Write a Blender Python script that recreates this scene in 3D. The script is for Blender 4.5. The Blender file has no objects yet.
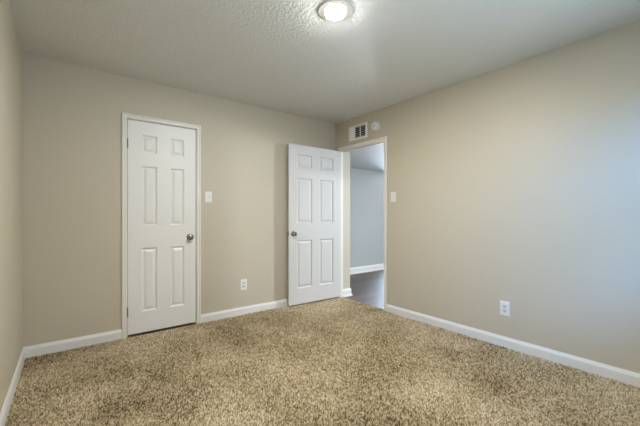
import bpy, bmesh, math, random
import numpy as np
from mathutils import Vector, Matrix

S = bpy.context.scene
COL = S.collection
random.seed(7)

# ------------------------------------------------------------------ camera
F_PX, CAM, YAW, HORIZON = 323.85, (-3.0055, -3.5098, 1.1328), 0.66036, 216.19
cd = bpy.data.cameras.new('camera')
cam = bpy.data.objects.new('camera', cd)
COL.objects.link(cam)
cam.location = CAM
cam.rotation_euler = (math.pi / 2, 0, -YAW)
cd.sensor_width = 36.0
cd.lens = 36.0 * F_PX / 640.0
cd.shift_y = (HORIZON - 213.0) / 640.0
cd.clip_start = 0.02
S.camera = cam

# ------------------------------------------------------------------ view, world, daylight
S.view_settings.view_transform = 'Standard'
S.view_settings.look = 'None'
S.view_settings.exposure = 0.08
S.view_settings.gamma = 1.0
S.view_settings.use_curve_mapping = False

W = bpy.data.worlds.new('world')
S.world = W
W.use_nodes = True
W.node_tree.nodes['Background'].inputs[0].default_value = (0.25, 0.60, 1.0, 1)
W.node_tree.nodes['Background'].inputs[1].default_value = 3.2


def area(name, loc, target, sx, sy, power, color):
    l = bpy.data.lights.new(name, 'AREA')
    l.shape = 'RECTANGLE'
    l.size, l.size_y, l.energy, l.color = sx, sy, power, color
    o = bpy.data.objects.new(name, l)
    COL.objects.link(o)
    o.location = loc
    o.rotation_euler = (Vector(target) - Vector(loc)).to_track_quat('-Z', 'Y').to_euler()
    return o


# daylight from outside the bedroom window and the living room window
area('bedroom_daylight', (-4.0, -7.0, 3.0), (0.0, -3.0, 1.3), 2.0, 1.4, 480, (0.03, 0.34, 1.0))
area('bedroom_ground_light', (-0.2, -6.2, 0.3), (-1.9, -3.2, 1.9), 4.0, 1.8, 385, (0.66, 0.84, 1.0))
area('living_room_daylight', (5.5, -3.72, 1.85), (0.0, -0.6, 1.0), 0.5, 1.3, 350, (0.80, 0.89, 1.0))
area('patio_ground_light', (3.2, 2.6, 0.1), (1.2, 0.2, 2.0), 2.0, 1.2, 330, (0.95, 0.97, 1.0))
area('patio_daylight', (3.4, 2.3, 1.5), (0.3, -0.5, 0.4), 1.7, 1.7, 320, (0.60, 0.78, 1.0))
# unseen fill light without a fixture, added to brighten the carpet at the doorway
lr = area('living_room_fill_light', (1.0, -1.75, 2.425), (1.0, -1.75, 0.0), 0.22, 0.22, 24, (0.78, 0.90, 1.0))
lr.data.shape = 'DISK'
LAMP_STRENGTH, LAMP_COLOR = 1310.0, (1.0, 1.0, 0.99)

H = 2.44           # ceiling height
RW = 3.292        # room width (x from -RW to 0)
Y0 = -4.1          # wall behind the camera


# ------------------------------------------------------------------ materials
def mat(name, color, rough=0.5, metal=0.0, spec=0.5, bump=None, var=None):
    """bump = list of (scale, strength, distance); var = (scale, amount)."""
    m = bpy.data.materials.new(name)
    m.use_nodes = True
    nt = m.node_tree
    b = nt.nodes['Principled BSDF']
    b.inputs['Base Color'].default_value = (*color, 1)
    b.inputs['Roughness'].default_value = rough
    b.inputs['Metallic'].default_value = metal
    b.inputs['Specular IOR Level'].default_value = spec
    geo = nt.nodes.new('ShaderNodeNewGeometry')
    if var:
        n = nt.nodes.new('ShaderNodeTexNoise')
        n.inputs['Scale'].default_value = var[0]
        n.inputs['Detail'].default_value = 3
        nt.links.new(geo.outputs['Position'], n.inputs['Vector'])
        mix = nt.nodes.new('ShaderNodeMix')
        mix.data_type = 'RGBA'
        nt.links.new(n.outputs['Fac'], mix.inputs['Factor'])
        mix.inputs['A'].default_value = (*[c * (1 - var[1]) for c in color], 1)
        mix.inputs['B'].default_value = (*[min(1, c * (1 + var[1])) for c in color], 1)
        nt.links.new(mix.outputs['Result'], b.inputs['Base Color'])
    prev = None
    for sc, st, dist in (bump or []):
        n = nt.nodes.new('ShaderNodeTexNoise')
        n.inputs['Scale'].default_value = sc
        n.inputs['Detail'].default_value = 2
        nt.links.new(geo.outputs['Position'], n.inputs['Vector'])
        bp = nt.nodes.new('ShaderNodeBump')
        bp.inputs['Strength'].default_value = st
        bp.inputs['Distance'].default_value = dist
        nt.links.new(n.outputs['Fac'], bp.inputs['Height'])
        if prev:
            nt.links.new(prev.outputs['Normal'], bp.inputs['Normal'])
        prev = bp
    if prev:
        nt.links.new(prev.outputs['Normal'], b.inputs['Normal'])
    return m


M = {}
M['wall'] = mat('beige wall paint', (0.57, 0.508, 0.388), 0.5, bump=[(90, 0.25, 0.004)], var=(1.3, 0.02))
M['ceiling'] = mat('textured ceiling paint', (0.74, 0.735, 0.69), 0.40, bump=[(62, 0.6, 0.009), (150, 0.4, 0.004)])
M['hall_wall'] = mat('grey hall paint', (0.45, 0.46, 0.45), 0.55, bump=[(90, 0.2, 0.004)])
M['hall_ceiling'] = mat('hall ceiling paint', (0.74, 0.73, 0.69), 0.6, bump=[(62, 0.4, 0.008)])
M['trim'] = mat('white trim paint', (0.80, 0.76, 0.68), 0.35)
M['base'] = mat('white baseboard paint', (0.80, 0.78, 0.74), 0.35)
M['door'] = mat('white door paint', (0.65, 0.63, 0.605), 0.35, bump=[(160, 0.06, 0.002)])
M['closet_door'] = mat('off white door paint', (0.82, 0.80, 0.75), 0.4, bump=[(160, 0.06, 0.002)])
M['plate'] = mat('white plastic', (0.82, 0.81, 0.78), 0.3)
M['socket'] = mat('grey-white socket plastic', (0.62, 0.62, 0.60), 0.35)
M['slot'] = mat('dark slot', (0.03, 0.03, 0.03), 0.6)
M['vent_shade'] = mat('painted duct shade', (0.012, 0.011, 0.010), 0.8)
M['nickel'] = mat('satin nickel', (0.40, 0.38, 0.32), 0.14, metal=1.0)
M['screw'] = mat('screw metal', (0.7, 0.69, 0.66), 0.35, metal=1.0)
M['gap'] = mat('closet interior', (0.3, 0.28, 0.24), 0.7)
M['window'] = mat('white vinyl', (0.8, 0.8, 0.8), 0.4)


def emission_mat(name, color, strength):
    m = bpy.data.materials.new(name)
    m.use_nodes = True
    b = m.node_tree.nodes['Principled BSDF']
    b.inputs['Base Color'].default_value = (0.9, 0.9, 0.9, 1)
    b.inputs['Emission Color'].default_value = (*color, 1)
    b.inputs['Emission Strength'].default_value = strength
    return m


M['bezel'] = emission_mat('glowing rim', (1.0, 0.78, 0.54), 1.9)
M['lamp'] = emission_mat('lit lens', LAMP_COLOR, LAMP_STRENGTH)


def glass_mat():
    m = bpy.data.materials.new('window glass')
    m.use_nodes = True
    nt = m.node_tree
    nt.nodes.remove(nt.nodes['Principled BSDF'])
    t = nt.nodes.new('ShaderNodeBsdfTransparent')
    g = nt.nodes.new('ShaderNodeBsdfGlossy')
    g.inputs['Roughness'].default_value = 0.02
    x = nt.nodes.new('ShaderNodeMixShader')
    x.inputs[0].default_value = 0.06
    nt.links.new(t.outputs[0], x.inputs[1])
    nt.links.new(g.outputs[0], x.inputs[2])
    nt.links.new(x.outputs[0], nt.nodes['Material Output'].inputs[0])
    return m


M['glass'] = glass_mat()


def wood_mat():
    m = bpy.data.materials.new('dark plank floor')
    m.use_nodes = True
    nt = m.node_tree
    b = nt.nodes['Principled BSDF']
    geo = nt.nodes.new('ShaderNodeNewGeometry')
    br = nt.nodes.new('ShaderNodeTexBrick')
    br.inputs['Scale'].default_value = 1.0
    br.inputs['Brick Width'].default_value = 1.2
    br.inputs['Row Height'].default_value = 0.15
    br.inputs['Mortar Size'].default_value = 0.0025
    br.inputs['Color1'].default_value = (0.105, 0.072, 0.050, 1)
    br.inputs['Color2'].default_value = (0.175, 0.122, 0.086, 1)
    br.inputs['Mortar'].default_value = (0.03, 0.02, 0.016, 1)
    nt.links.new(geo.outputs['Position'], br.inputs['Vector'])
    mp = nt.nodes.new('ShaderNodeMapping')
    mp.inputs['Scale'].default_value = (2.5, 40, 1)
    nt.links.new(geo.outputs['Position'], mp.inputs['Vector'])
    n = nt.nodes.new('ShaderNodeTexNoise')
    n.inputs['Scale'].default_value = 1.0
    n.inputs['Detail'].default_value = 4
    nt.links.new(mp.outputs[0], n.inputs['Vector'])
    mix = nt.nodes.new('ShaderNodeMix')
    mix.data_type = 'RGBA'
    mix.blend_type = 'MULTIPLY'
    mix.inputs['Factor'].default_value = 0.6
    nt.links.new(br.outputs['Color'], mix.inputs['A'])
    nt.links.new(n.outputs['Color'], mix.inputs['B'])
    nt.links.new(mix.outputs['Result'], b.inputs['Base Color'])
    b.inputs['Roughness'].default_value = 0.5
    return m


M['wood'] = wood_mat()


def carpet_mat(name):
    m = bpy.data.materials.new(name)
    m.use_nodes = True
    nt = m.node_tree
    b = nt.nodes['Principled BSDF']
    b.inputs['Roughness'].default_value = 0.9
    b.inputs['Specular IOR Level'].default_value = 0.15
    at = nt.nodes.new('ShaderNodeAttribute')
    at.attribute_name = 'yarn'
    r = nt.nodes.new('ShaderNodeValToRGB')
    e = r.color_ramp.elements
    e[0].position = 0.0
    e[0].color = (0.095, 0.060, 0.026, 1)
    e[1].position = 1.0
    e[1].color = (0.88, 0.77, 0.59, 1)
    for p, c in ((0.18, (0.20, 0.140, 0.071, 1)), (0.5, (0.50, 0.385, 0.225, 1)), (0.8, (0.72, 0.59, 0.39, 1))):
        q = e.new(p)
        q.color = c
    nt.links.new(at.outputs['Fac'], r.inputs[0])
    nt.links.new(r.outputs[0], b.inputs['Base Color'])
    return m


M['pile'] = carpet_mat('speckled carpet yarn')
M['backing'] = mat('carpet backing', (0.22, 0.155, 0.085), 0.95, spec=0.1)


# ------------------------------------------------------------------ helpers
def box(bm, x0, x1, y0, y1, z0, z1):
    v = [bm.verts.new((x, y, z)) for x in (x0, x1) for y in (y0, y1) for z in (z0, z1)]
    for q in ((0, 1, 3, 2), (4, 6, 7, 5), (0, 4, 5, 1), (2, 3, 7, 6), (0, 2, 6, 4), (1, 5, 7, 3)):
        bm.faces.new([v[i] for i in q])


def link(name, bm, material, parent=None, smooth=False, bevel=0.0, segs=2):
    bmesh.ops.recalc_face_normals(bm, faces=bm.faces[:])
    me = bpy.data.meshes.new(name)
    bm.to_mesh(me)
    bm.free()
    me.materials.append(M[material] if isinstance(material, str) else material)
    if smooth:
        for p in me.polygons:
            p.use_smooth = True
    o = bpy.data.objects.new(name, me)
    COL.objects.link(o)
    if parent:
        o.parent = parent
    if bevel:
        md = o.modifiers.new('bevel', 'BEVEL')
        md.width = bevel
        md.segments = segs
        md.limit_method = 'ANGLE'
        md.angle_limit = math.radians(40)
    return o


def boxes(name, lst, material, parent=None, bevel=0.0):
    bm = bmesh.new()
    for b in lst:
        box(bm, *b)
    return link(name, bm, material, parent, bevel=bevel)


def struct(o, label=None):
    o['kind'] = 'structure'
    if label:
        o['label'] = label
    return o


def thing(name, label, cat, loc, rot=(0, 0, 0), group=None):
    o = bpy.data.objects.new(name, None)
    o.empty_display_size = 0.05
    COL.objects.link(o)
    o.location = loc
    o.rotation_euler = rot
    o['label'] = label
    o['category'] = cat
    if group:
        o['group'] = group
    return o


def lathe(bm, prof, n=40, axis='z', mtx=None):
    """prof: list of (radius, height); revolved about z, then moved by mtx."""
    mtx = mtx or Matrix()
    rings = []
    for r, h in prof:
        if r < 1e-6:
            rings.append([bm.verts.new(mtx @ Vector((0, 0, h)))])
        else:
            rings.append([bm.verts.new(mtx @ Vector((r * math.cos(2 * math.pi * k / n), r * math.sin(2 * math.pi * k / n), h))) for k in range(n)])
    for a, b in zip(rings, rings[1:]):
        for k in range(n):
            k2 = (k + 1) % n
            if len(a) == 1 and len(b) == 1:
                continue
            if len(a) == 1:
                bm.faces.new((a[0], b[k], b[k2]))
            elif len(b) == 1:
                bm.faces.new((a[k], a[k2], b[0]))
            else:
                bm.faces.new((a[k], a[k2], b[k2], b[k]))


def sweep(bm, prof, path):
    """sweep the (out, up) profile along a list of (point, out direction in xy)."""
    rings = []
    for p, d in path:
        rings.append([bm.verts.new((p[0] + d[0] * a, p[1] + d[1] * a, p[2] + b)) for a, b in prof])
    n = len(prof)
    for r, s in zip(rings, rings[1:]):
        for k in range(n):
            bm.faces.new((r[k], r[(k + 1) % n], s[(k + 1) % n], s[k]))
    bm.faces.new(rings[0])
    bm.faces.new(rings[-1])


FL = -0.012        # floor slab top (the pile reaches about z = 0)
BASE_PROF = [(0, FL), (0.013, FL), (0.013, 0.056), (0.011, 0.064), (0.006, 0.076), (0.004, 0.083), (0, 0.083)]

# ------------------------------------------------------------------ setting: bedroom shell
struct(boxes('floor', [(-RW - 0.1, 0.03, Y0 - 0.1, 0.12, FL - 0.1, FL)], 'backing'))
struct(boxes('ceiling', [(-RW - 0.1, 0.0, Y0 - 0.1, 0.1, H, H + 0.1)], 'ceiling'))

CX0, CX1, CTOP = -2.5705, -1.9385, 2.050       # closet opening
struct(boxes('wall_back', [(-RW, CX0 - 0.014, 0, 0.12, FL, H), (CX1 + 0.014, 0, 0, 0.12, FL, H), (CX0 - 0.014, CX1 + 0.014, 0, 0.12, CTOP + 0.014, H),
                           (CX0 - 0.014, CX1 + 0.014, 0.10, 0.12, FL, CTOP + 0.014)], 'wall'))
DY0, DY1, DTOP = -0.106, -0.900, 2.044         # doorway clear opening in the right wall
struct(boxes('wall_right', [(0, 0.12, Y0, DY1 - 0.015, FL, H), (0, 0.12, DY1 - 0.015, DY0 + 0.015, DTOP + 0.015, H), (0, 0.12, DY0 + 0.015, 0, DTOP + 0.015, H)], 'wall'))
struct(boxes('wall_left', [(-RW - 0.1, -RW, Y0, 0.12, FL, H)], 'wall'))
WX0, WX1, WZ0, WZ1 = -1.75, -0.50, 1.05, 2.15
struct(boxes('wall_front', [(-RW, WX0, Y0 - 0.1, Y0, FL, H), (WX1, 0.12, Y0 - 0.1, Y0, FL, H), (WX0, WX1, Y0 - 0.1, Y0, FL, WZ0), (WX0, WX1, Y0 - 0.1, Y0, WZ1, H)], 'wall'))

# hall and living room beyond the doorway
HX, HY, EX, SH = 0.200, 1.15, 5.0, 2.09
struct(boxes('wall_return', [(0.0, HX, DY0 + 0.015, DY0 + 0.045, FL, DTOP + 0.015)], 'wall'))
struct(boxes('wall_hall_left', [(0.0, HX, DY0 + 0.045, HY, FL, DTOP + 0.015), (0.0, HX, 0.0, HY, DTOP + 0.015, H)], 'hall_wall'))
PX0, PX1, PZ1 = 2.45, 3.95, 2.02
struct(boxes('wall_hall_far', [(0.0, PX0, HY, HY + 0.1, FL, H), (PX1, EX + 0.1, HY, HY + 0.1, FL, H), (PX0, PX1, HY, HY + 0.1, PZ1, H), (PX0, PX1, HY, HY + 0.1, FL, 0.04)], 'hall_wall'))
EY0, EY1, EZ0, EZ1 = -4.02, -3.02, 0.85, 2.25
struct(boxes('wall_hall_right', [(EX, EX + 0.1, Y0, EY0, FL, H), (EX, EX + 0.1, EY1, HY, FL, H), (EX, EX + 0.1, EY0, EY1, FL, EZ0), (EX, EX + 0.1, EY0, EY1, EZ1, H)], 'hall_wall'))
struct(boxes('wall_hall_front', [(0.12, EX + 0.1, Y0 - 0.1, Y0, FL, H)], 'hall_wall'))
struct(boxes('floor_hall', [(0.03, EX + 0.1, Y0 - 0.1, HY + 0.1, FL - 0.1, FL - 0.0)], 'wood'))
struct(boxes('ceiling_hall', [(0.12, EX, Y0, -1.0, H, H + 0.1), (HX, EX, -0.106, HY, SH, SH + 0.06), (0.12, EX, -1.0, -0.106, SH, SH + 0.06), (0.12, EX, -1.0, -0.95, SH + 0.06, H)], 'hall_ceiling'))


def window(name, plane, a0, a1, z0, z1, axis):
    """a framed double-hung window in a wall; axis 'x' runs along x."""
    def bx(u0, u1, w0, w1, p0, p1):
        return (u0, u1, plane + p0, plane + p1, w0, w1) if axis == 'x' else (plane + p0, plane + p1, u0, u1, w0, w1)
    t = 0.05
    zm = (z0 + z1) / 2
    root = boxes(name, [bx(a0, a0 + t, z0, z1, 0.02, 0.08), bx(a1 - t, a1, z0, z1, 0.02, 0.08), bx(a0 + t, a1 - t, z0, z0 + t, 0.02, 0.08), bx(a0 + t, a1 - t, z1 - t, z1, 0.02, 0.08),
                        bx(a0 + t, a1 - t, zm - 0.02, zm + 0.02, 0.03, 0.07)], 'window')
    struct(root)
    boxes('pane', [bx(a0 + t, a1 - t, z0 + t, zm - 0.02, 0.048, 0.052), bx(a0 + t, a1 - t, zm + 0.02, z1 - t, 0.048, 0.052)], 'glass', root)
    return root


window('window_1', Y0 - 0.1, WX0, WX1, WZ0, WZ1, 'x')
window('window_3', HY, PX0, PX1, 0.04, PZ1, 'x')
window('window_2', EX, EY0, EY1, EZ0, EZ1, 'y')


# ------------------------------------------------------------------ trim and baseboards
def casing(bm, plane_axis, a0, a1, ztop, w=0.042, reveal=0.004):
    """U-shaped door casing; profile thicker on the outside edge. a0<a1 along the wall."""
    prof = [(0.0, 0.0), (0.0, 0.009), (0.008, 0.012), (0.024, 0.012), (0.032, 0.016), (w - 0.006, 0.016), (w, 0.012), (w, 0.0)]
    def P(u, out, z):
        return (u, -out, z) if plane_axis == 'A' else (-out, u, z)
    a0 -= reveal
    a1 += reveal
    zt = ztop + reveal
    cols = []
    for s, o in prof:
        cols.append([bm.verts.new(P(a0 - s, o, FL)), bm.verts.new(P(a0 - s, o, zt + s)), bm.verts.new(P(a1 + s, o, zt + s)), bm.verts.new(P(a1 + s, o, FL))])
    n = len(cols)
    for i in range(n):
        a, b = cols[i], cols[(i + 1) % n]
        for k in range(3):
            bm.faces.new((a[k], a[k + 1], b[k + 1], b[k]))
    bm.faces.new([c[0] for c in cols])
    bm.faces.new([c[3] for c in cols])


bm = bmesh.new()
casing(bm, 'A', CX0, CX1, CTOP)
struct(link('trim_closet', bm, 'trim'))
# closet jamb with door stop
struct(boxes('trim_jamb_closet', [(CX0 - 0.014, CX0, 0.0, 0.10, FL, CTOP), (CX1, CX1 + 0.014, 0.0, 0.10, FL, CTOP), (CX0 - 0.014, CX1 + 0.014, 0.0, 0.10, CTOP, CTOP + 0.014),
                                  (CX0, CX0 + 0.012, 0.041, 0.075, FL, CTOP), (CX1 - 0.012, CX1, 0.041, 0.075, FL, CTOP), (CX0, CX1, 0.041, 0.075, CTOP - 0.012, CTOP)], 'trim'))
bm = bmesh.new()
casing(bm, 'B', DY1, DY0, DTOP)
struct(link('trim_doorway', bm, 'trim'))
struct(boxes('trim_jamb_doorway', [(0.0, 0.05, DY0, DY0 + 0.015, FL, DTOP), (0.0, 0.12, DY1 - 0.015, DY1, FL, DTOP), (0.0, 0.12, DY1 - 0.015, DY0 + 0.015, DTOP, DTOP + 0.015),
                                   (0.042, 0.075, DY1, DY1 + 0.011, FL, DTOP), (0.042, 0.075, DY1 + 0.011, DY0, DTOP - 0.011, DTOP)], 'trim'))

bm = bmesh.new()
sweep(bm, BASE_PROF, [((-RW + 0.0, 0, 0), (0.0, -1)), ((CX0 - 0.046, 0, 0), (0, -1))])
sweep(bm, BASE_PROF, [((CX1 + 0.046, 0, 0), (0, -1)), ((-0.016, 0, 0), (0, -1))])
struct(link('baseboard_back', bm, 'base'))
bm = bmesh.new()
sweep(bm, BASE_PROF, [((0, DY1 - 0.046, 0), (-1, 0)), ((0, Y0, 0), (-1, 0))])
struct(link('baseboard_right', bm, 'base'))
bm = bmesh.new()
sweep(bm, BASE_PROF, [((-RW, -0.013, 0), (1, 0)), ((-RW, Y0, 0), (1, 0))])
struct(link('baseboard_left', bm, 'base'))
HB = [(0, FL), (0.024, FL), (0.024, 0.006), (0.018, 0.014), (0.013, 0.016), (0.013, 0.075), (0.010, 0.086), (0.006, 0.092), (0.004, 0.100), (0, 0.100)]
bm = bmesh.new()
YS = DY0 + 0.015
# hall side of the doorway: along the wall return, round the outside corner
sweep(bm, HB, [((0.051, YS, 0), (0, -1)), ((HX, YS, 0), (1, -1)), ((HX, HY - 0.03, 0), (1, 0))])
struct(link('baseboard_hall_left', bm, 'base'))
bm = bmesh.new()
HB2 = [(a, b * 1.18 if b > 0 else b) for a, b in HB]
sweep(bm, HB2, [((HX + 0.03, HY, 0), (0, -1)), ((PX0 - 0.01, HY, 0), (0, -1))])
struct(link('baseboard_hall_far', bm, 'base'))


# ------------------------------------------------------------------ doors
def door_slab(w, h, t, xs, zs):
    """six-panel moulded slab: x 0..w, y 0 (front) .. t (back), z 0..h; panels recessed on both faces."""
    bm = bmesh.new()
    xc = [0.0] + [v for p in xs for v in p] + [w]
    zc = [0.0] + [v for p in zs for v in p] + [h]
    rings = [(0.0, 0.0), (0.005, 0.004), (0.012, 0.011), (0.019, 0.0115), (0.040, 0.003), (0.044, 0.0025)]
    for y, s in ((0.0, 1), (t, -1)):
        grid = [[bm.verts.new((x, y, z)) for z in zc] for x in xc]
        for i in range(len(xc) - 1):
            for j in range(len(zc) - 1):
                q = [grid[i][j], grid[i + 1][j], grid[i + 1][j + 1], grid[i][j + 1]]
                if i % 2 == 1 and j % 2 == 1:
                    prev = q
                    for ins, d in rings[1:]:
                        x0, x1, z0, z1 = xc[i] + ins, xc[i + 1] - ins, zc[j] + ins, zc[j + 1] - ins
                        cur = [bm.verts.new((x, y + s * d, z)) for x, z in ((x0, z0), (x1, z0), (x1, z1), (x0, z1))]
                        for k in range(4):
                            bm.faces.new((prev[k], prev[(k + 1) % 4], cur[(k + 1) % 4], cur[k]))
                        prev = cur
                    bm.faces.new(prev)
                else:
                    bm.faces.new(q)
        if s == 1:
            g0 = grid
        else:
            nx, nz = len(xc), len(zc)
            for i in range(nx - 1):
                bm.faces.new((g0[i][0], g0[i + 1][0], grid[i + 1][0], grid[i][0]))
                bm.faces.new((g0[i][-1], g0[i + 1][-1], grid[i + 1][-1], grid[i][-1]))
            for j in range(nz - 1):
                bm.faces.new((g0[0][j], g0[0][j + 1], grid[0][j + 1], grid[0][j]))
                bm.faces.new((g0[-1][j], g0[-1][j + 1], grid[-1][j + 1], grid[-1][j]))
    return bm


KNOB = [(0.0, 0.0), (0.032, 0.0), (0.032, 0.004), (0.028, 0.008), (0.015, 0.011), (0.011, 0.015), (0.0105, 0.026), (0.016, 0.032), (0.0245, 0.037),
        (0.0275, 0.044), (0.0275, 0.050), (0.024, 0.056), (0.014, 0.0595), (0.0, 0.0605)]


def knob(parent, x, z, y, out, k=1.0):
    """door knob on the face at y, pointing to out*y."""
    bm = bmesh.new()
    m = Matrix.Translation((x, y, z)) @ Matrix.Rotation(math.pi / 2 if out < 0 else -math.pi / 2, 4, 'X')
    lathe(bm, [(a, h * k) for a, h in KNOB], 32, mtx=m)
    o = link('door_knob', bm, 'nickel', parent, smooth=True)
    o['label'] = 'round satin nickel door knob'
    return o


def hinge(parent, x, z, y):
    bm = bmesh.new()
    for k in range(5):
        lathe(bm, [(0, 0), (0.0065, 0), (0.0065, 0.0165), (0, 0.0165)], 14, mtx=Matrix.Translation((x, y, z - 0.0445 + k * 0.0178)))
    lathe(bm, [(0, 0), (0.0045, 0), (0.0045, 0.004), (0, 0.006)], 12, mtx=Matrix.Translation((x, y, z + 0.0445)))
    o = link('hinge', bm, 'nickel', parent)
    o['label'] = 'dull metal hinge barrel'
    return o


ZP = [(0.200, 0.812), (1.026, 1.604), (1.732, 1.905)]
# closed closet door in the back wall
cw = 0.624
d1 = link('door_1', door_slab(cw, 2.032, 0.035, [(0.19 * cw, 0.405 * cw), (0.60 * cw, 0.815 * cw)], ZP), 'closet_door')
d1.location = (CX0 + 0.004, 0.004, 0.013)
d1['label'] = 'closed narrow off-white six-panel closet door in the back wall'
d1['category'] = 'door'
struct(d1)
knob(d1, 0.564, 0.902, 0.0, -1)
hinge(d1, -0.002, 1.805, -0.004)
hinge(d1, -0.002, 0.215, -0.004)

# open bedroom door, hinged on the doorway's left jamb, almost flat against the back wall
HINGE = Vector((-0.022, -0.119))
TIP = Vector((-0.840, -0.092))
dv = HINGE - TIP
dw = dv.length
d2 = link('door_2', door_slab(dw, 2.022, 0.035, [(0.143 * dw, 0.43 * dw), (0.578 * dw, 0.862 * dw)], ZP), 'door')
d2.location = (TIP.x, TIP.y, 0.016)
d2.rotation_euler = (0, 0, math.atan2(dv.y, dv.x))
d2['label'] = 'wide bright white six-panel bedroom door standing open beside the doorway'
d2['category'] = 'door'
struct(d2)
knob(d2, 0.062, 0.897, 0.0, -1)
knob(d2, 0.062, 0.897, 0.035, 1, 0.84)
lp = boxes('latch_plate', [(-0.0015, 0.0, 0.006, 0.029, 0.868, 0.926), (-0.011, 0.0, 0.012, 0.023, 0.888, 0.906)], 'nickel', d2, bevel=0.001)
lp['label'] = 'metal latch plate on the door edge'
for z in (1.82, 1.0, 0.2):
    hinge(d2, dw + 0.003, z, 0.038)


# ------------------------------------------------------------------ wall plates
def wall_plate(root, w=0.072, h=0.116):
    """local frame: x along the wall, -y out of the wall, z up."""
    bm = bmesh.new()
    n = [(0.0, 0.0), (0.0, 0.003), (0.004, 0.0055)]
    prev = None
    for ins, o in n:
        cur = [bm.verts.new((sx * (w / 2 - ins), -o, sz * (h / 2 - ins))) for sx, sz in ((-1, -1), (1, -1), (1, 1), (-1, 1))]
        if prev:
            for k in range(4):
                bm.faces.new((prev[k], prev[(k + 1) % 4], cur[(k + 1) % 4], cur[k]))
        else:
            bm.faces.new(cur)
        prev = cur
    bm.faces.new(prev)
    return link('wall_plate', bm, 'plate', root)


def screw(root, x, z, out=0.0055):
    bm = bmesh.new()
    lathe(bm, [(0.0, 0.0), (0.0032, 0.0), (0.0026, 0.001), (0.0, 0.0014)], 14, mtx=Matrix.Translation((x, -out, z)) @ Matrix.Rotation(math.pi / 2, 4, 'X'))
    return link('screw', bm, 'screw', root)


def light_switch(label, loc, rz):
    t = thing('light_switch', label, 'light switch', loc, (0, 0, rz), 'white wall switches')
    wall_plate(t, 0.074, 0.118)
    bm = bmesh.new()
    box(bm, -0.0055, 0.0055, -0.0062, -0.005, -0.013, 0.013)
    v = [bm.verts.new(p) for p in ((-0.0045, -0.006, -0.006), (0.0045, -0.006, -0.006), (0.0045, -0.006, 0.010), (-0.0045, -0.006, 0.010),
                                   (-0.0035, -0.017, 0.006), (0.0035, -0.017, 0.006), (0.0035, -0.015, 0.013), (-0.0035, -0.015, 0.013))]
    for q in ((0, 1, 2, 3), (4, 7, 6, 5), (0, 4, 5, 1), (1, 5, 6, 2), (2, 6, 7, 3), (3, 7, 4, 0)):
        bm.faces.new([v[i] for i in q])
    link('toggle', bm, 'plate', t)
    screw(t, 0, 0.030)
    screw(t, 0, -0.030)
    return t


def outlet(label, loc, rz):
    t = thing('wall_outlet', label, 'outlet', loc, (0, 0, rz), 'duplex wall outlets')
    wall_plate(t, 0.078, 0.124)
    for z in (0.0195, -0.0195):
        bm = bmesh.new()
        pts = []
        for k in range(32):
            a = 2 * math.pi * k / 32
            pts.append((0.0172 * math.cos(a), max(-0.0135, min(0.0135, 0.0172 * math.sin(a)))))
        a = [bm.verts.new((x, -0.005, z + y)) for x, y in pts]
        b = [bm.verts.new((x * 0.96, -0.0078, z + y * 0.96)) for x, y in pts]
        for k in range(32):
            bm.faces.new((a[k], a[(k + 1) % 32], b[(k + 1) % 32], b[k]))
        bm.faces.new(b)
        f = link('receptacle', bm, 'socket', t)
        bm = bmesh.new()
        box(bm, -0.0075, -0.0050, -0.0082, -0.0075, z - 0.001, z + 0.008)
        box(bm, 0.0050, 0.0075, -0.0082, -0.0075, z - 0.000, z + 0.007)
        lathe(bm, [(0, 0), (0.0026, 0), (0.0026, 0.0006), (0, 0.0006)], 12, mtx=Matrix.Translation((0, -0.0076, z - 0.007)) @ Matrix.Rotation(math.pi / 2, 4, 'X'))
        s = link('slot', bm, 'slot', f)
        s['label'] = 'dark plug slots'
    screw(t, 0, 0)
    return t


RB = -math.pi / 2      # plate's -y turns to -x for the right wall
light_switch('white toggle light switch right of the closet door casing', (-1.809, 0, 1.340), 0)
light_switch('white toggle light switch right of the open doorway', (0, -1.041, 1.359), RB)
outlet('white duplex outlet low on the back wall between the two doors', (-1.402, 0, 0.339), 0)
outlet('white duplex outlet low on the long right wall', (0, -2.269, 0.327), RB)

# ------------------------------------------------------------------ supply vent over the doorway
vent = thing('air_vent', 'white three-section air vent register above the doorway', 'vent', (0, -0.453, 2.237), (0, 0, RB))
VW, VH = 0.172, 0.098          # half sizes
boxes('duct_backing', [(-VW + 0.02, VW - 0.02, -0.0015, 0.0, -VH + 0.02, VH - 0.02)], 'vent_shade', vent)['label'] = 'painted duct shade sheet behind the slats'  # flat near-black sheet on the wall, coloured as the shade inside a duct
bm = bmesh.new()
prof = [(0.0, 0.0), (0.0, 0.004), (0.006, 0.009), (0.027, 0.011), (0.027, 0.0)]
cols = []
for ins, o in prof:
    cols.append([bm.verts.new((sx * (VW - ins), -o, sz * (VH - ins))) for sx, sz in ((-1, -1), (1, -1), (1, 1), (-1, 1))])
for a, b in zip(cols, cols[1:]):
    for k in range(4):
        bm.faces.new((a[k], a[(k + 1) % 4], b[(k + 1) % 4], b[k]))
link('vent_frame', bm, 'plate', vent)
IW, IH = VW - 0.026, VH - 0.027
third = 2 * IW / 3
boxes('divider', [(-IW + third - 0.004, -IW + third + 0.004, -0.011, -0.0015, -IH, IH)], 'plate', vent)
boxes('divider', [(-IW + 2 * third - 0.004, -IW + 2 * third + 0.004, -0.011, -0.0015, -IH, IH)], 'plate', vent)


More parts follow.
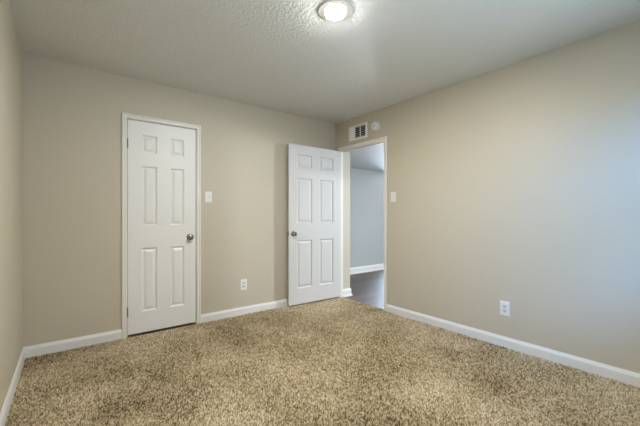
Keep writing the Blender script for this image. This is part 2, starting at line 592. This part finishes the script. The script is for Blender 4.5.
def blade(parent, c, length, horiz, tilt, wd=0.011):
    bm = bmesh.new()
    box(bm, -length / 2, length / 2, -wd / 2, wd / 2, -0.0006, 0.0006)
    bmesh.ops.rotate(bm, verts=bm.verts[:], cent=(0, 0, 0), matrix=Matrix.Rotation(tilt, 3, 'X'))
    if not horiz:
        bmesh.ops.rotate(bm, verts=bm.verts[:], cent=(0, 0, 0), matrix=Matrix.Rotation(math.pi / 2, 3, 'Y'))
    bmesh.ops.translate(bm, verts=bm.verts[:], vec=c)
    return link('slat', bm, 'plate', parent)


for k in range(8):     # left section: upright blades turned towards the room
    blade(vent, (-IW + (k + 0.5) * (third - 0.006) / 8, -0.006, 0), 2 * IH, False, math.radians(54), 0.0115)
for s in (1, 2):
    x = -IW + third * (s + 0.5) 
    for k in range(6):
        blade(vent, (x, -0.006, -IH + (k + 0.5) * 2 * IH / 6), third - 0.008, True, math.radians(-8 if s == 1 else -20), 0.007)

# ------------------------------------------------------------------ smoke detector
sm = thing('smoke_detector', 'small round white smoke detector beside the air vent above the doorway', 'smoke detector', (0, -0.770, 2.244), (0, 0, RB))
R90 = Matrix.Rotation(math.pi / 2, 4, 'X')
bm = bmesh.new()
lathe(bm, [(0, 0), (0.062, 0), (0.062, 0.008), (0.058, 0.012), (0.058, 0.014)], 48, mtx=R90)
link('mounting_base', bm, 'plate', sm, smooth=False)
bm = bmesh.new()
lathe(bm, [(0.054, 0.012), (0.054, 0.026), (0.049, 0.033), (0.038, 0.036), (0.034, 0.034), (0.030, 0.036), (0.018, 0.0385), (0, 0.039)], 48, mtx=R90)
link('cover', bm, 'plate', sm, smooth=True)
bm = bmesh.new()
lathe(bm, [(0.011, 0.037), (0.011, 0.041), (0.009, 0.0425), (0, 0.0428)], 24, mtx=R90)
link('test_button', bm, mat('grey plastic', (0.5, 0.48, 0.46), 0.4), sm)['label'] = 'grey test button in the middle'

# ------------------------------------------------------------------ ceiling light
cl = thing('recessed_ceiling_light', 'round lit ceiling light with a white trim ring', 'ceiling light', (-1.667, -1.945, H))
bm = bmesh.new()
lathe(bm, [(0.108, 0.0), (0.108, -0.005), (0.105, -0.008), (0.100, -0.0085), (0.095, -0.0075), (0.080, -0.004), (0.0665, -0.003), (0.0, -0.003)], 56)
link('trim_ring', bm, 'plate', cl, smooth=False)['label'] = 'white metal trim ring'
bm = bmesh.new()
lathe(bm, [(0.0645, -0.004), (0.0645, -0.0230), (0.0625, -0.0240)], 48)
link('bezel', bm, 'bezel', cl, smooth=True)['label'] = 'softly glowing rim of the lens'
bm = bmesh.new()
lathe(bm, [(0.0625, -0.0240), (0.056, -0.0270), (0.044, -0.0290), (0.0, -0.0305)], 48)
link('lens', bm, 'lamp', cl, smooth=True)['label'] = 'glowing frosted lens'

# ------------------------------------------------------------------ carpet pile
rng = np.random.default_rng(3)
SP = 0.0070
gx = np.arange(-RW + 0.014, 0.028, SP)
gy = np.arange(Y0 + 0.004, -0.016, SP)
X, Y = np.meshgrid(gx, gy)
X = X.ravel() + rng.uniform(-0.42, 0.42, X.size) * SP
Y = Y.ravel() + rng.uniform(-0.42, 0.42, Y.size) * SP
keep = ~((X > -0.020) & ((Y > DY0 - 0.01) | (Y < DY1 + 0.006)))
X, Y = X[keep], Y[keep]
N = X.size


def smooth_noise(x, y, scale, seed):
    r = np.random.default_rng(seed)
    g = r.uniform(-1, 1, (64, 64))
    u, v = (x + 10) * scale, (y + 10) * scale
    i, j = np.floor(u).astype(int), np.floor(v).astype(int)
    fu, fv = u - i, v - j
    fu, fv = fu * fu * (3 - 2 * fu), fv * fv * (3 - 2 * fv)
    a, b = g[i % 64, j % 64], g[(i + 1) % 64, j % 64]
    c, d = g[i % 64, (j + 1) % 64], g[(i + 1) % 64, (j + 1) % 64]
    return (a * (1 - fu) + b * fu) * (1 - fv) + (c * (1 - fu) + d * fu) * fv


# yarn shade: clumps of a couple of tufts share one of the flecked yarns
clump = smooth_noise(X, Y, 75, 11) * 0.30 + rng.uniform(-1, 1, N) * 0.74
sweep_tone = smooth_noise(X, Y, 1.6, 5) * 0.13 + smooth_noise(X, Y, 4.0, 6) * 0.12  # light and dark bands of swept pile, put into the yarn colour
yarn = np.clip(0.50 + clump * 0.52 + sweep_tone, 0, 1)
# pile leans in broad brushed sweeps
la = smooth_noise(X, Y, 1.3, 21) * 2.4 + smooth_noise(X, Y, 5, 22) * 0.8
ld = 0.0035 + 0.002 * smooth_noise(X, Y, 2.2, 23)
hgt = 0.0112 + rng.uniform(-0.0035, 0.0045, N) + smooth_noise(X, Y, 3.0, 24) * 0.001
lx = np.cos(la) * ld + rng.normal(0, 0.0032, N)
ly = np.sin(la) * ld + rng.normal(0, 0.0032, N)
rot = rng.uniform(0, 2 * math.pi, N)
rb = 0.0047
V = np.zeros((N, 7, 3), dtype=np.float32)
for k in range(3):
    an = rot + k * 2 * math.pi / 3
    V[:, k, 0] = X + rb * np.cos(an)
    V[:, k, 1] = Y + rb * np.sin(an)
    V[:, k, 2] = FL
    V[:, 3 + k, 0] = X + lx * 0.55 + rb * 0.85 * np.cos(an + 0.5)
    V[:, 3 + k, 1] = Y + ly * 0.55 + rb * 0.85 * np.sin(an + 0.5)
    V[:, 3 + k, 2] = FL + hgt * 0.62
V[:, 6, 0] = X + lx
V[:, 6, 1] = Y + ly
V[:, 6, 2] = FL + hgt
pat = np.array([0, 1, 4, 0, 4, 3, 1, 2, 5, 1, 5, 4, 2, 0, 3, 2, 3, 5, 3, 4, 6, 4, 5, 6, 5, 3, 6], dtype=np.int32)
loops = (pat[None, :] + 7 * np.arange(N, dtype=np.int32)[:, None]).ravel()
me = bpy.data.meshes.new('carpet_pile')
me.vertices.add(N * 7)
me.vertices.foreach_set('co', V.ravel())
me.loops.add(loops.size)
me.loops.foreach_set('vertex_index', loops)
me.polygons.add(N * 9)
me.polygons.foreach_set('loop_start', np.arange(0, loops.size, 3, dtype=np.int32))
me.update(calc_edges=True)
at = me.attributes.new('yarn', 'FLOAT', 'POINT')
at.data.foreach_set('value', np.repeat(yarn, 7).astype(np.float32))
me.materials.append(M['pile'])
pile = bpy.data.objects.new('carpet_pile', me)
COL.objects.link(pile)
pile['kind'] = 'stuff'
pile['label'] = 'speckled tan and brown carpet pile covering the bedroom floor'
pile['category'] = 'carpet'
